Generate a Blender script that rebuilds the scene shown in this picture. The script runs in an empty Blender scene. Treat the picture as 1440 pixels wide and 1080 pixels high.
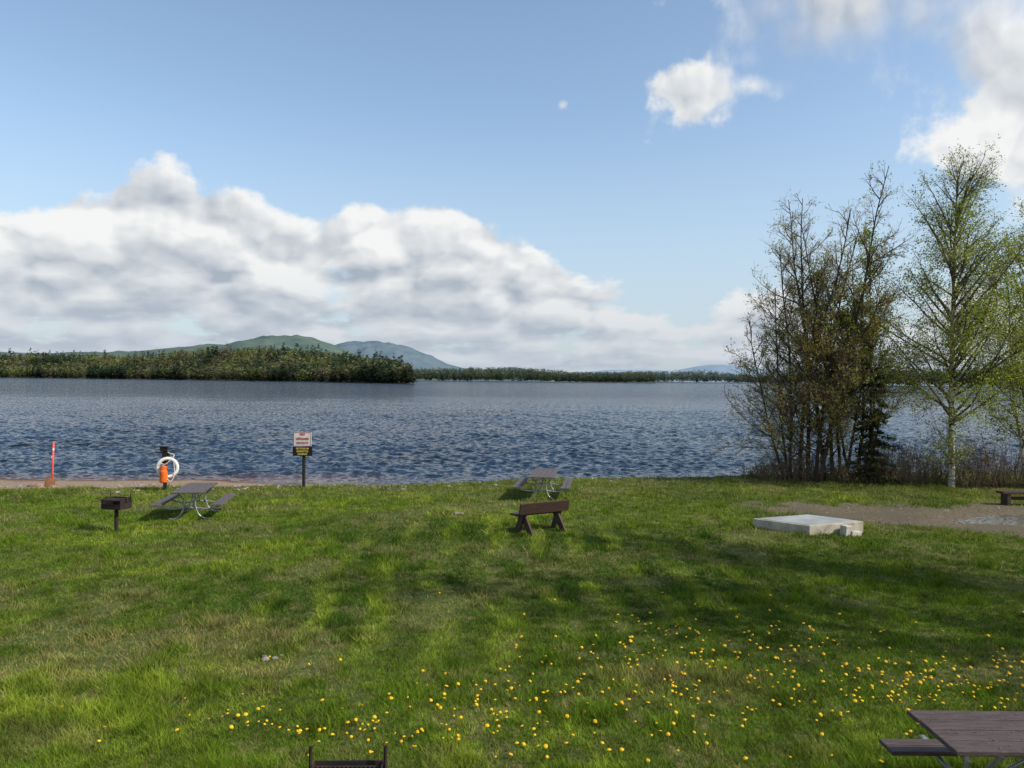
import bpy, math, random
import numpy as np
from mathutils import Vector, Matrix, Euler
random.seed(5); rng=np.random.default_rng(5)
scene=bpy.context.scene
scene.view_settings.view_transform='Standard'
try: scene.view_settings.look='None'
except: pass
scene.view_settings.exposure=0
CAMH=3.6
# ---------------------------------------------------------------- noise
def vnoise(x,y,scale,seed=0):
    r=np.random.default_rng(seed); T=r.random((256,256))
    x=np.asarray(x)*scale; y=np.asarray(y)*scale
    xi=np.floor(x).astype(int); yi=np.floor(y).astype(int); fx=x-xi; fy=y-yi
    fx=fx*fx*(3-2*fx); fy=fy*fy*(3-2*fy)
    a=T[xi%256,yi%256]; b=T[(xi+1)%256,yi%256]; c=T[xi%256,(yi+1)%256]; d=T[(xi+1)%256,(yi+1)%256]
    return (a*(1-fx)+b*fx)*(1-fy)+(c*(1-fx)+d*fx)*fy
def fbm(x,y,scale,seed=0,o=4):
    s=0;t=0
    for i in range(o):
        s=s+vnoise(x,y,scale*2**i,seed+i)*0.5**i; t+=0.5**i
    return s/t
def sstep(a,b,x):
    t=np.clip((x-a)/(b-a),0,1); return t*t*(3-2*t)
# ---------------------------------------------------------------- material helpers
class NT:
    def __init__(s,tree): s.t=tree; s.n=tree.nodes; s.l=tree.links
    def node(s,typ,**kw):
        n=s.n.new(typ)
        for k,v in kw.items(): setattr(n,k,v)
        return n
    def put(s,sock,v):
        if isinstance(v,bpy.types.NodeSocket): s.l.new(v,sock)
        else: sock.default_value=v
    def m(s,op,a,b=None,c=None,clamp=False):
        n=s.node('ShaderNodeMath',operation=op); n.use_clamp=clamp
        s.put(n.inputs[0],a)
        if b is not None: s.put(n.inputs[1],b)
        if c is not None: s.put(n.inputs[2],c)
        return n.outputs[0]
    def vm(s,op,a,b=None):
        n=s.node('ShaderNodeVectorMath',operation=op); s.put(n.inputs[0],a)
        if b is not None: s.put(n.inputs[1],b)
        return n.outputs[0]
    def mix(s,f,a,b):
        n=s.node('ShaderNodeMix',data_type='RGBA')
        s.put(n.inputs[0],f); s.put(n.inputs[6],a); s.put(n.inputs[7],b); return n.outputs[2]
    def noise(s,vec,scale,detail=3,rough=0.5,dim='3D'):
        n=s.node('ShaderNodeTexNoise'); n.noise_dimensions=dim
        if vec is not None: s.l.new(vec,n.inputs['Vector'])
        n.inputs['Scale'].default_value=scale; n.inputs['Detail'].default_value=detail; n.inputs['Roughness'].default_value=rough
        return n
    def mr(s,v,a,b,c=0.0,d=1.0):
        n=s.node('ShaderNodeMapRange'); n.interpolation_type='SMOOTHSTEP'
        s.put(n.inputs[0],v)
        for i,x in enumerate((a,b,c,d)): s.put(n.inputs[i+1],x)
        return n.outputs[0]
def c4(c): return (c[0],c[1],c[2],1)
def newmat(name):
    m=bpy.data.materials.new(name); m.use_nodes=True
    nt=NT(m.node_tree); b=m.node_tree.nodes['Principled BSDF']; return m,nt,b
def mat(name,c1,c2=None,scale=6,rough=0.7,metal=0.0,bump=0.3,stretch=(1,1,1),spec=0.3):
    m,nt,b=newmat(name)
    if c2 is None: c2=tuple(x*0.7 for x in c1)
    tc=nt.node('ShaderNodeTexCoord')
    v=nt.vm('MULTIPLY',tc.outputs['Object'],stretch)
    n=nt.noise(v,scale,5,0.6)
    f=nt.mr(n.outputs[0],0.3,0.7)
    nt.put(b.inputs['Base Color'],nt.mix(f,c4(c1),c4(c2)))
    b.inputs['Roughness'].default_value=rough; b.inputs['Metallic'].default_value=metal
    b.inputs['Specular IOR Level'].default_value=spec
    if bump:
        bn=nt.node('ShaderNodeBump'); bn.inputs['Strength'].default_value=bump; bn.inputs['Distance'].default_value=0.01
        n2=nt.noise(v,scale*5,3); nt.l.new(n2.outputs[0],bn.inputs['Height']); nt.l.new(bn.outputs[0],b.inputs['Normal'])
    return m
def leafmat(name,attr='Col',trans=0.35):
    m,nt,b=newmat(name); nt.n.remove(b)
    a=nt.node('ShaderNodeAttribute',attribute_name=attr)
    d=nt.node('ShaderNodeBsdfDiffuse'); nt.l.new(a.outputs['Color'],d.inputs[0]); out=d.outputs[0]
    if trans>0:
        t=nt.node('ShaderNodeBsdfTranslucent'); mx=nt.node('ShaderNodeMixShader')
        nt.l.new(nt.vm('MULTIPLY',a.outputs['Color'],(1.25,1.25,0.8)),t.inputs[0])
        mx.inputs[0].default_value=trans; nt.l.new(d.outputs[0],mx.inputs[1]); nt.l.new(t.outputs[0],mx.inputs[2]); out=mx.outputs[0]
    nt.l.new(out,nt.n['Material Output'].inputs[0]); return m
# ---------------------------------------------------------------- mesh helpers
def npmesh(name,V,F,mat=None,col=None,attrs=None,smooth=False,parent=None):
    me=bpy.data.meshes.new(name); V=np.asarray(V,dtype=np.float32); F=np.asarray(F,dtype=np.int32)
    n,k=F.shape
    me.vertices.add(len(V)); me.vertices.foreach_set('co',V.ravel())
    me.loops.add(n*k); me.loops.foreach_set('vertex_index',F.ravel())
    me.polygons.add(n); me.polygons.foreach_set('loop_start',np.arange(0,n*k,k,dtype=np.int32))
    try: me.polygons.foreach_set('loop_total',np.full(n,k,dtype=np.int32))
    except Exception: pass
    me.update(calc_edges=True)
    me.polygons.foreach_set('use_smooth',np.full(n,bool(smooth)))
    if col is not None:
        a=me.color_attributes.new('Col','FLOAT_COLOR','POINT'); c=np.ones((len(V),4),dtype=np.float32); c[:,:3]=col; a.data.foreach_set('color',c.ravel())
    for kx,vx in (attrs or {}).items():
        a=me.attributes.new(kx,'FLOAT','POINT'); a.data.foreach_set('value',np.asarray(vx,dtype=np.float32))
    if mat: me.materials.append(mat)
    o=bpy.data.objects.new(name,me); scene.collection.objects.link(o)
    if parent: o.parent=parent
    return o
def empty(name,loc=(0,0,0),rz=0):
    o=bpy.data.objects.new(name,None); scene.collection.objects.link(o); o.location=loc; o.rotation_euler=(0,0,rz); o.empty_display_size=0.2; return o
class MB:
    def __init__(s): s.v=[]; s.f=[]
    def box(s,c,size,rot=None):
        hx,hy,hz=[x/2 for x in size]; b=len(s.v)
        R=Euler(rot).to_matrix() if rot else None
        for z in(-hz,hz):
            for x,y in((-hx,-hy),(hx,-hy),(hx,hy),(-hx,hy)):
                p=Vector((x,y,z)); 
                if R: p=R@p
                s.v.append(tuple(p+Vector(c)))
        for f in((3,2,1,0),(4,5,6,7),(0,1,5,4),(1,2,6,5),(2,3,7,6),(3,0,4,7)): s.f.append(tuple(b+i for i in f))
    def prism(s,poly,axis_vec,origin=(0,0,0)):
        b=len(s.v); n=len(poly); o=Vector(origin); a=Vector(axis_vec)
        for p in poly: s.v.append(tuple(o+Vector(p)))
        for p in poly: s.v.append(tuple(o+Vector(p)+a))
        s.f.append(tuple(range(b+n-1,b-1,-1))); s.f.append(tuple(range(b+n,b+2*n)))
        for i in range(n): j=(i+1)%n; s.f.append((b+i,b+j,b+n+j,b+n+i))
    def tube(s,path,rad,sides=6,cap=True):
        b=len(s.v); n=len(path); P=[Vector(p) for p in path]
        if not hasattr(rad,'__len__'): rad=[rad]*n
        up=None
        for i in range(n):
            t=(P[min(i+1,n-1)]-P[max(i-1,0)]); t.normalize()
            if up is None: up=t.orthogonal().normalized()
            u=(up-t*up.dot(t)); 
            if u.length<1e-4: u=t.orthogonal()
            u.normalize(); up=u; w=t.cross(u)
            for k in range(sides):
                a=2*math.pi*k/sides; s.v.append(tuple(P[i]+(u*math.cos(a)+w*math.sin(a))*rad[i]))
        for i in range(n-1):
            for k in range(sides):
                k2=(k+1)%sides; s.f.append((b+i*sides+k,b+i*sides+k2,b+(i+1)*sides+k2,b+(i+1)*sides+k))
        if cap:
            s.f.append(tuple(b+k for k in range(sides-1,-1,-1))); s.f.append(tuple(b+(n-1)*sides+k for k in range(sides)))
    def make(s,name,m,parent=None,bevel=0,smooth=False,loc=None,rz=None):
        me=bpy.data.meshes.new(name); me.from_pydata(s.v,[],s.f); me.update(); me.materials.append(m)
        if smooth: me.polygons.foreach_set('use_smooth',[True]*len(me.polygons))
        o=bpy.data.objects.new(name,me); scene.collection.objects.link(o)
        if parent: o.parent=parent
        if loc: o.location=loc
        if rz: o.rotation_euler=(0,0,rz)
        if bevel:
            md=o.modifiers.new('bevel','BEVEL'); md.width=bevel; md.segments=2; md.limit_method='ANGLE'
        return o
def smoothpath(pts,n=6):
    P=[Vector(p) for p in pts]; out=[]
    for i in range(len(P)-1):
        p0=P[max(i-1,0)];p1=P[i];p2=P[i+1];p3=P[min(i+2,len(P)-1)]
        for k in range(n):
            t=k/n; out.append(0.5*((2*p1)+(p2-p0)*t+(2*p0-5*p1+4*p2-p3)*t*t+(3*p1-p0-3*p2+p3)*t**3))
    out.append(P[-1]); return out
# ---------------------------------------------------------------- terrain functions
SX=[-60,-25,-15,-11,-7,-3,0,3,7.5,9.5,12,16,25,60]
SY=[24,24.3,24.5,25.0,25.5,26.3,27.6,28.3,28.8,29.6,30.5,31,33,40]
def shore(x): return np.interp(x,SX,SY)
WL=-0.45
PUD=(13.9,20.3)
def pudr(x,y): 
    a=np.arctan2((y-PUD[1])/.75,(x-PUD[0])/1.5); return np.hypot((y-PUD[1])/.75,(x-PUD[0])/1.5)*(1+.18*np.sin(3*a+1)+.10*np.sin(5*a))
def gh(x,y):
    x=np.asarray(x,float); y=np.asarray(y,float)
    s=shore(x)+(fbm(x,y,0.5,3,3)-0.5)*0.8
    z=(fbm(x,y,0.25,11,3)-0.5)*0.22*sstep(5,10,y)
    z=z*(1-sstep(-3,1,y-s))
    z=z+0.10*np.exp(-(((x-7.3)/2.2)**2+((y-18.2)/1.6)**2))
    d=y-s
    sl=np.interp(x,[-12,-8,-2,3],[0.082,0.12,0.30,0.5])
    z=z-np.clip(d,0,None)*sl-np.interp(x,[-10,-4],[.01,.05])*sstep(-0.2,0.3,d)+0.03*(vnoise(x,y,1.7,8)-.5)*sstep(-.5,.5,d)
    z=z-.25*np.clip(d-5.5,0,None)
    r=pudr(x,y); k=1-sstep(1.5,2.6,r); z=z*(1-k)+k*(-0.06+0.075*sstep(.6,1.5,r))
    return np.maximum(z,-3.0)
def dirtmask(x,y):
    lo=np.interp(x,[5,7,9,11,13,17,30],[22.4,21.0,19.7,18.6,17.4,15.8,13]); hi=np.interp(x,[5,7,9,14,30],[22.5,23.2,23.2,22.9,22.5])
    n=(fbm(x,y,0.9,21,4)-0.5)*3.4
    return sstep(-0.2,1.1,np.minimum(y-lo,hi-y)*0.9+n)*sstep(5,8,x)
def sandmask(x,y):
    n=(fbm(x,y,1.2,31,4)-0.5)*1.6
    return sstep(-0.15,0.35,y-shore(x)+n*0.7-np.interp(x,[-9,-4],[-.15,.35]))
def gz(x,y): return float(gh(np.array([x]),np.array([y]))[0])
# ---------------------------------------------------------------- ground
xs=np.concatenate([[-13000,-6000,-2500,-900,-300,-120,-60],np.arange(-36,36.01,0.16),[60,120,300,900,2500,6000,13000]])
ys=np.concatenate([[-3000,-600,-120,-30,-8,0],np.arange(3,36.01,0.16),[40,60,120,400,1200,4000,12500]])
X,Y=np.meshgrid(xs,ys); Z=gh(X,Y)
Z=np.where(Y>36,-3.0,Z)
nx,ny=len(xs),len(ys); I=np.arange(nx*ny).reshape(ny,nx)
F=np.stack([I[:-1,:-1],I[:-1,1:],I[1:,1:],I[1:,:-1]],-1).reshape(-1,4)
gm,nt,b=newmat('ground_soil_grass')
tc=nt.node('ShaderNodeTexCoord'); P=tc.outputs['Object']
a1=nt.node('ShaderNodeAttribute',attribute_name='sand'); a2=nt.node('ShaderNodeAttribute',attribute_name='dirt')
n1=nt.noise(P,0.5,4,0.6,'2D'); n2=nt.noise(P,9,4,0.65,'2D'); n3=nt.noise(P,60,2,.5,'2D')
g=nt.mix(nt.mr(n1.outputs[0],0.35,0.65),c4((0.045,0.076,0.013)),c4((0.080,0.108,0.020)))
g=nt.mix(nt.mr(n2.outputs[0],0.42,0.70),g,c4((0.145,0.120,0.050)))
sa=nt.mix(nt.mr(n2.outputs[0],0.3,0.7),c4((0.34,0.245,0.16)),c4((0.19,0.13,0.085)))
sa=nt.mix(nt.mr(n3.outputs[0],0.55,0.75),sa,c4((0.36,0.32,0.27)))
gp=nt.node('ShaderNodeSeparateXYZ'); nt.l.new(P,gp.inputs[0])
sa=nt.mix(nt.mr(gp.outputs[2],-0.44,-0.34,1.0,0.0),sa,c4((0.11,0.065,0.045)))
di=nt.mix(nt.mr(n2.outputs[0],0.35,0.7),c4((0.165,0.130,0.085)),c4((0.078,0.064,0.042)))
di=nt.mix(nt.mr(n1.outputs[0],0.45,0.6),di,c4((0.11,0.092,0.060)))
di=nt.mix(nt.mr(n3.outputs[0],0.62,0.74),di,c4((0.22,0.20,0.17)))
cc=nt.mix(nt.mr(a2.outputs['Fac'],0.25,0.85),g,di)
cc=nt.mix(nt.mr(a1.outputs['Fac'],0.3,0.7),cc,sa)
nt.put(b.inputs['Base Color'],cc); b.inputs['Roughness'].default_value=0.95; b.inputs['Specular IOR Level'].default_value=0.1
bn=nt.node('ShaderNodeBump'); bn.inputs['Strength'].default_value=0.8; bn.inputs['Distance'].default_value=0.04
nt.l.new(n2.outputs[0],bn.inputs['Height']); nt.l.new(bn.outputs[0],b.inputs['Normal'])
npmesh('ground',np.stack([X,Y,Z],-1).reshape(-1,3),F,gm,attrs={'sand':sandmask(X,Y).ravel(),'dirt':dirtmask(X,Y).ravel()},smooth=True)
# ---------------------------------------------------------------- water
D=np.concatenate([np.geomspace(23,420,720),np.geomspace(440,12400,40)]); T=np.linspace(-1.15,1.15,900)
DD,TT=np.meshgrid(D,T,indexing='ij'); WX=DD*TT; WY=DD.copy()
Wz=np.zeros_like(WX); cell=DD*0.0040
NW=60
patch=0.35+1.3*fbm(WX,WY*1.6,0.07,77,4)
for i in range(NW):
    lam=0.28*(1.9/0.28)**(rng.random()**1.2); th=math.radians(-90+rng.normal(0,46)+12); k=2*math.pi/lam
    amp=0.050*lam/(2*math.pi)*1.25*(1.0 if lam<1.0 else 0.75)
    att=sstep(2.0,4.0,lam/cell)
    ph=rng.random()*6.283+4.5*vnoise(WX,WY,0.16,100+i)
    env=.5+1.0*vnoise(WX,WY,0.11,300+i)
    Wz+=amp*att*env*np.sin(k*(math.cos(th)*WX+math.sin(th)*WY)+ph)
Wz=Wz*patch*(.2+.8*sstep(0,3.0,WY-shore(WX)-4))
Wz+=WL
I=np.arange(WX.size).reshape(WX.shape)
F=np.stack([I[:-1,:-1],I[:-1,1:],I[1:,1:],I[1:,:-1]],-1).reshape(-1,4)[:,::-1]
wm,nt,b=newmat('lake_water')
geo=nt.node('ShaderNodeNewGeometry'); P=geo.outputs['Position']
v1=nt.vm('MULTIPLY',P,(0.75,1.35,0)); na=nt.noise(v1,3.6,3,0.6,'2D')
v2=nt.vm('MULTIPLY',P,(0.004,0.03,0)); nb=nt.noise(v2,1.0,3,0.6,'2D')
v3=nt.vm('MULTIPLY',P,(0.10,0.22,0)); nc=nt.noise(v3,1.0,4,0.65,'2D')
sy=nt.node('ShaderNodeSeparateXYZ'); nt.l.new(P,sy.inputs[0])
far=nt.m('MULTIPLY',nt.mr(sy.outputs[1],40,260,1.0,1.75),nt.mr(nb.outputs[0],.3,.7,.8,1.2))
pv=nt.vm('MULTIPLY',nt.vm('SUBTRACT',na.outputs['Color'],(0.5,0.5,0.5)),(1.2,2.3,0))
sc=nt.node('ShaderNodeVectorMath',operation='SCALE'); nt.l.new(pv,sc.inputs[0]); nt.l.new(far,sc.inputs['Scale'])
nrm=nt.vm('NORMALIZE',nt.vm('ADD',geo.outputs['Normal'],sc.outputs[0]))
sh=nt.node('ShaderNodeAttribute',attribute_name='shallow')
col=nt.mix(nt.mr(nb.outputs[0],0.35,0.65),c4((0.011,0.024,0.046)),c4((0.022,0.042,0.070)))
col=nt.mix(nt.m('MULTIPLY',nt.mr(nc.outputs[0],.40,.66),.8),col,c4((0.007,0.015,0.030)))
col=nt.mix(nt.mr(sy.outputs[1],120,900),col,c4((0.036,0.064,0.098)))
col=nt.mix(sh.outputs['Fac'],col,c4((0.14,0.075,0.050)))
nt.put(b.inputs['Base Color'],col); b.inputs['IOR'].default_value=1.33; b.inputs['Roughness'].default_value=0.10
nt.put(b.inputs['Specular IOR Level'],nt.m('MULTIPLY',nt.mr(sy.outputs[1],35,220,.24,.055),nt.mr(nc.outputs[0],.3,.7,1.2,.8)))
nt.l.new(nrm,b.inputs['Normal'])
shal=(1-sstep(4.6,8.0,WY-shore(WX)))*0.75*(1-sstep(-9,-3,WX))
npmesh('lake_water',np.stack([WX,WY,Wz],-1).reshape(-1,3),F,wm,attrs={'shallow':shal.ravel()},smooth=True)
# ---------------------------------------------------------------- grass
def tint(x,y,n):
    base=np.array([0.142,0.222,0.021]); lite=np.array([0.27,0.345,0.038]); dark=np.array([0.055,0.115,0.014]); dead=np.array([0.33,0.27,0.12])
    f=fbm(x,y,0.55,41,4); f2=fbm(x,y,2.2,42,3)
    c=base+(lite-base)*(sstep(0.47,0.63,f)*sstep(.35,.6,f2))[:,None]
    u=x+0.05*(y-12)+0.6*(vnoise(x,y,0.35,44)-0.5)+.20*(vnoise(x,y,1.6,45)-.5)
    st=0.5+0.5*np.sin(u*2*math.pi/0.92)
    zone=sstep(8.5,12,y)*(1-sstep(17.5,20.5,y))*sstep(-6,-3,x)*(1-sstep(3,6,x))*(.45+.55*sstep(.3,.6,fbm(x,y,.45,46,3)))
    dk=np.clip(zone*(0.08+1.0*sstep(0.35,0.75,st))+0.9*(1-sstep(.38,.58,fbm(x,y,0.33,49,3)))*.6,0,0.92)
    c=c+(dark-c)*dk[:,None]
    br=zone*(1-sstep(.10,.42,st))*sstep(.42,.60,fbm(x,y,.9,50,3))*.85
    c=c+(lite*1.1-c)*np.clip(br,0,.9)[:,None]
    dd=sstep(0.56,0.70,fbm(x,y,0.8,47,4))*0.55+sstep(21,26,y)*0.30+.5*sstep(.60,.72,fbm(x,y,3.0,57,3))
    for (px,py,r) in ((-3.5,10.6,1.0),(-5.2,10.2,.8),(1.9,9.2,.9),(-6.5,9.0,.7),(-8.5,12,.9),(2.2,15.6,.5),(-3.0,9.4,.6)):
        dd=dd+1.1*np.exp(-((x-px)**2+((y-py)*1.6)**2)/(r*r))*vnoise(x,y,3,48)*1.5
    dd=np.clip(dd,0,0.85)*(rng.random(n)<0.75)
    c=c+(dead-c)*dd[:,None]
    c=c*(0.45+1.1*fbm(x,y,5.5,58,2))[:,None]*(0.6+0.8*rng.random(n))[:,None]
    return c
N=840000
d=np.exp(rng.uniform(math.log(6.2),math.log(29.5),N)); x=d*rng.uniform(-0.82,0.82,N); y=d
bare=np.clip(sstep(.64,.76,fbm(x,y,0.8,47,4))+.8*sstep(.60,.75,fbm(x,y,3.0,57,3)),0,1)
keep=(sandmask(x,y)<0.35+0.5*rng.random(N)*(rng.random(N)<0.2))&(dirtmask(x,y)<rng.random(N)*0.9)&(rng.random(N)>bare*.8)&(pudr(x,y)>1.5)
keep&=~((x>6.1)&(x<8.0)&(np.abs(y-18.4-(0.1*(x-7)))<0.5))
x,y=x[keep],y[keep]; n=len(x); d=y
z=gh(x,y)
tuft=fbm(x,y,1.6,52,3); big=sstep(0.56,0.70,tuft); clump=sstep(.5,.75,vnoise(x,y,7,59))
h=(0.018+0.03*rng.random(n)+0.095*big*rng.random(n)+.035*clump*rng.random(n))*(1+0.012*d); w=0.0032*(d/7)**0.85*(0.8+0.6*rng.random(n))
ang=rng.uniform(0,2*math.pi,n); lean=rng.uniform(0.2,1.3,n)*h; la=rng.uniform(0,2*math.pi,n)
dx=np.cos(ang)*w; dy=np.sin(ang)*w
V=np.empty((n,3,3)); V[:,0]=np.stack([x-dx,y-dy,z-0.004],-1); V[:,1]=np.stack([x+dx,y+dy,z-0.004],-1)
V[:,2]=np.stack([x+np.cos(la)*lean,y+np.sin(la)*lean,z+h],-1)
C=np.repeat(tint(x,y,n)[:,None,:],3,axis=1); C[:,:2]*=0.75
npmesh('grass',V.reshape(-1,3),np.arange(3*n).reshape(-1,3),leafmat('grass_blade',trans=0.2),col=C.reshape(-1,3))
# ---------------------------------------------------------------- dandelions
cl=[(5.3,9.04,.85,.35,120),(2.5,10.2,1.1,.6,80),(1.85,8.7,.9,.5,55),(3.5,9.2,1.1,.7,60),(4.4,10.8,1.2,.5,32),(-.53,8.2,.7,.4,45),(0.2,8.5,.6,.5,24),(-1.9,7.65,.6,.25,38),(-2.6,7.8,.3,.2,12),(1.2,9.6,.7,.6,18),(6.4,9.6,.6,.6,46),(0.2,7.5,1.5,.3,24),(3,8,1.4,.5,30),(3,12,2.5,1.0,22),(-1,9.2,1.4,.8,12),(-4.5,8.2,1.2,.5,5)]
fp=[]
for cx,cy,sx_,sy_,nn in cl:
    for _ in range(int(nn)): fp.append((random.gauss(cx,sx_),random.gauss(cy,sy_)))
fl=MB(); stt=MB()
for (px,py) in fp:
    if py<6.2: continue
    z0=gz(px,py); h=random.uniform(.04,.11); r=random.uniform(.011,.025); tx,ty=random.gauss(0,.35),random.gauss(0,.35)-0.1
    c=Vector((px+random.gauss(0,.01),py+random.gauss(0,.01),z0+h)); nrm_=Vector((tx,ty,1)).normalized(); u=nrm_.orthogonal().normalized(); v=nrm_.cross(u)
    stt.tube([(px,py,z0-.01),tuple(c)],[.003,.0025],3,False)
    b0=len(fl.v); fl.v.append(tuple(c+nrm_*r*.55)); K=9
    for k in range(K):
        a=2*math.pi*k/K; rr=r*.7; fl.v.append(tuple(c+nrm_*r*.4+(u*math.cos(a)+v*math.sin(a))*rr))
    for k in range(K):
        a=2*math.pi*(k+.5)/K; rr=r*random.uniform(.9,1.1); fl.v.append(tuple(c+(u*math.cos(a)+v*math.sin(a))*rr))
    for k in range(K):
        k2=(k+1)%K; fl.f.append((b0,b0+1+k,b0+1+k2)); fl.f.append((b0+1+k,b0+1+K+k,b0+1+k2)); fl.f.append((b0+1+k2,b0+1+K+k,b0+1+K+k2))
dn=empty('dandelions'); fl.make('flower_heads',mat('dandelion_yellow',(0.78,0.50,0.012),(0.66,0.34,0.008),40,0.8,bump=0),dn); stt.make('stems',mat('dandelion_stem',(0.12,0.16,0.04),None,20,bump=0),dn)
# ---------------------------------------------------------------- pebbles on the bank
pb=MB()
def rock(mb,c,r,seed=0):
    R=random.Random(seed); b0=len(mb.v); rows=[(-.8,.6),(-.2,1),(.45,.8),(.8,.35)]; K=7
    for zz,rr in rows:
        for k in range(K):
            a=2*math.pi*k/K; q=rr*R.uniform(.75,1.15)*r; mb.v.append((c[0]+math.cos(a)*q*1.2,c[1]+math.sin(a)*q,c[2]+zz*r*.6*R.uniform(.8,1.1)))
    for i in range(3):
        for k in range(K):
            k2=(k+1)%K; mb.f.append((b0+i*K+k,b0+i*K+k2,b0+(i+1)*K+k2,b0+(i+1)*K+k))
    mb.f.append(tuple(b0+3*K+k for k in range(K)))
for i in range(460):
    px=random.uniform(-22,9); py=float(shore(px))+random.gauss(.5,.9)-(.9*random.random() if -7<px<0 else 0)
    rock(pb,(px,py,gz(px,py)+.01),random.choice([.02,.03,.03,.05,.07]),i)
for i in range(160):
    px=random.uniform(7,18); py=random.uniform(17.5,23)
    if dirtmask(np.array([px]),np.array([py]))[0]>.6: rock(pb,(px,py,gz(px,py)),random.choice([.015,.02,.035]),i)
for (px,py,r) in ((-3.1,9.75,.05),(-3.0,9.8,.04),(-3.15,9.85,.035),(-2.95,9.9,.03),(-1.45,20.3,.09),(-1.3,20.2,.06)): rock(pb,(px,py,gz(px,py)+.02),r,int(r*1000))
pb.make('pebbles',mat('pebble_grey',(0.34,0.31,0.28),(0.16,0.13,0.11),3,.9))
# ---------------------------------------------------------------- picnic tables
M_plank=mat('weathered_plank',(0.125,0.110,0.108),(0.075,0.062,0.060),5,.75,stretch=(8,1,8),bump=.5)
M_plank2=mat('brown_plank',(0.105,0.076,0.070),(0.060,0.042,0.039),5,.6,stretch=(8,1,8),bump=.5)
M_pipe=mat('galvanised_pipe',(0.42,0.43,0.44),(0.28,0.29,0.30),10,.45,0.6,.1)
def picnic(loc,rz,L,topn=5,mp=M_plank,zo=0,seatz=.44,seatx=(.60,.86),topz=.75,seatshift=0,gap=.010):
    e=empty('picnic_table',(loc[0],loc[1],gz(*loc)+zo),rz)
    W=.76; pw=W/topn
    t=MB()
    for i in range(topn): t.box((-W/2+pw*(i+.5),0,topz-.02+random.uniform(-.001,.001)),(pw-gap,L+random.uniform(-.01,.01),.04))
    t.make('tabletop',mp,e,.006)
    for sgn,nm in((-1,'seat_left'),(1,'seat_right')):
        s=MB(); k=2; a,b_=seatx; w_=(b_-a)/k
        for i in range(k): s.box((sgn*(a+w_*(i+.5)),seatshift,seatz-.02),(w_-gap,L,.04))
        s.make(nm,mp,e,.006)
    f=MB()
    for yy in (-L/2+.38,L/2-.38):
        for sg in (-1,1):
            f.tube(smoothpath([(sg*.30,yy,topz-.055),(sg*.27,yy,topz-.12),(sg*.13,yy,.46),(sg*.20,yy,.16),(sg*.36,yy,.03),(sg*.50,yy,.03)]),.021,8)
            f.tube(smoothpath([(sg*.14,yy+.03,.30),(sg*.40,yy+.03,.27),(sg*.66,yy+.03,.31),(sg*.76,yy+.03,seatz-.045)]),.021,8)
            f.box((sg*.72,yy,seatz-.05),(.26,.05,.012))
        f.tube([(-.17,yy+.03,.30),(.17,yy+.03,.30)],.021,8)
        f.tube([(-.34,yy,topz-.06),(.34,yy,topz-.06)],.021,8)
    for sg in (-1,1): f.tube([(0,sg*(L/2-.38),.30),(0,sg*.12,topz-.06)],.015,8)
    f.make('pipe_frame',M_pipe,e,smooth=True)
    return e
picnic((-8.27,20.1),math.radians(9),1.85,4)
picnic((1.03,24.1),math.radians(-7),2.35,5)
e=picnic((4.72,6.30),math.radians(90),2.5,4,M_plank2,0,.37,(.42,.68),.76,.10,.014)
db=MB()
for i in range(130):
    px=random.uniform(-.36,.36); py=random.uniform(-1.2,1.2); a=random.random()*3
    db.box((px,py,.765),(random.uniform(.004,.012),random.uniform(.004,.014),.005),(0,0,a))
db.make('seed_litter',mat('litter_tan',(0.25,0.18,0.09),None,20,bump=0),e)
# ---------------------------------------------------------------- bench, back towards the lawn
M_bench=mat('bench_brown_wood',(0.070,0.040,0.030),(0.036,0.022,0.017),5,.6,stretch=(1,8,8),bump=.4)
def bench(loc,rz):
    e=empty('park_bench',(loc[0],loc[1],gz(*loc)),rz); L=1.36
    for i,sx_ in enumerate((-.5,.5)):
        m=MB(); x0=sx_*1.02-.025
        m.prism([(x0,.20,-.03),(x0,.42,-.03),(x0,.06,.70),(x0,-.10,.70)],(.05,0,0)); m.make('long_leg_%d'%(i+1),M_bench,e,.004)
        m=MB(); x1=x0+.053*(1 if sx_<0 else -1)
        m.prism([(x1,-.36,-.03),(x1,-.14,-.03),(x1,.26,.40),(x1,.02,.43)],(.05,0,0)); m.make('short_leg_%d'%(i+1),M_bench,e,.004)
    m=MB(); m.box((0,.27,.425),(L*.95,.28,.045)); m.make('seat',M_bench,e,.004)
    m=MB(); m.box((0,-.075,.60),(L,.045,.26),(math.radians(14),0,0)); m.make('backrest',M_bench,e,.004)
    return e
bench((0.75,18.0),math.radians(31))
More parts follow.
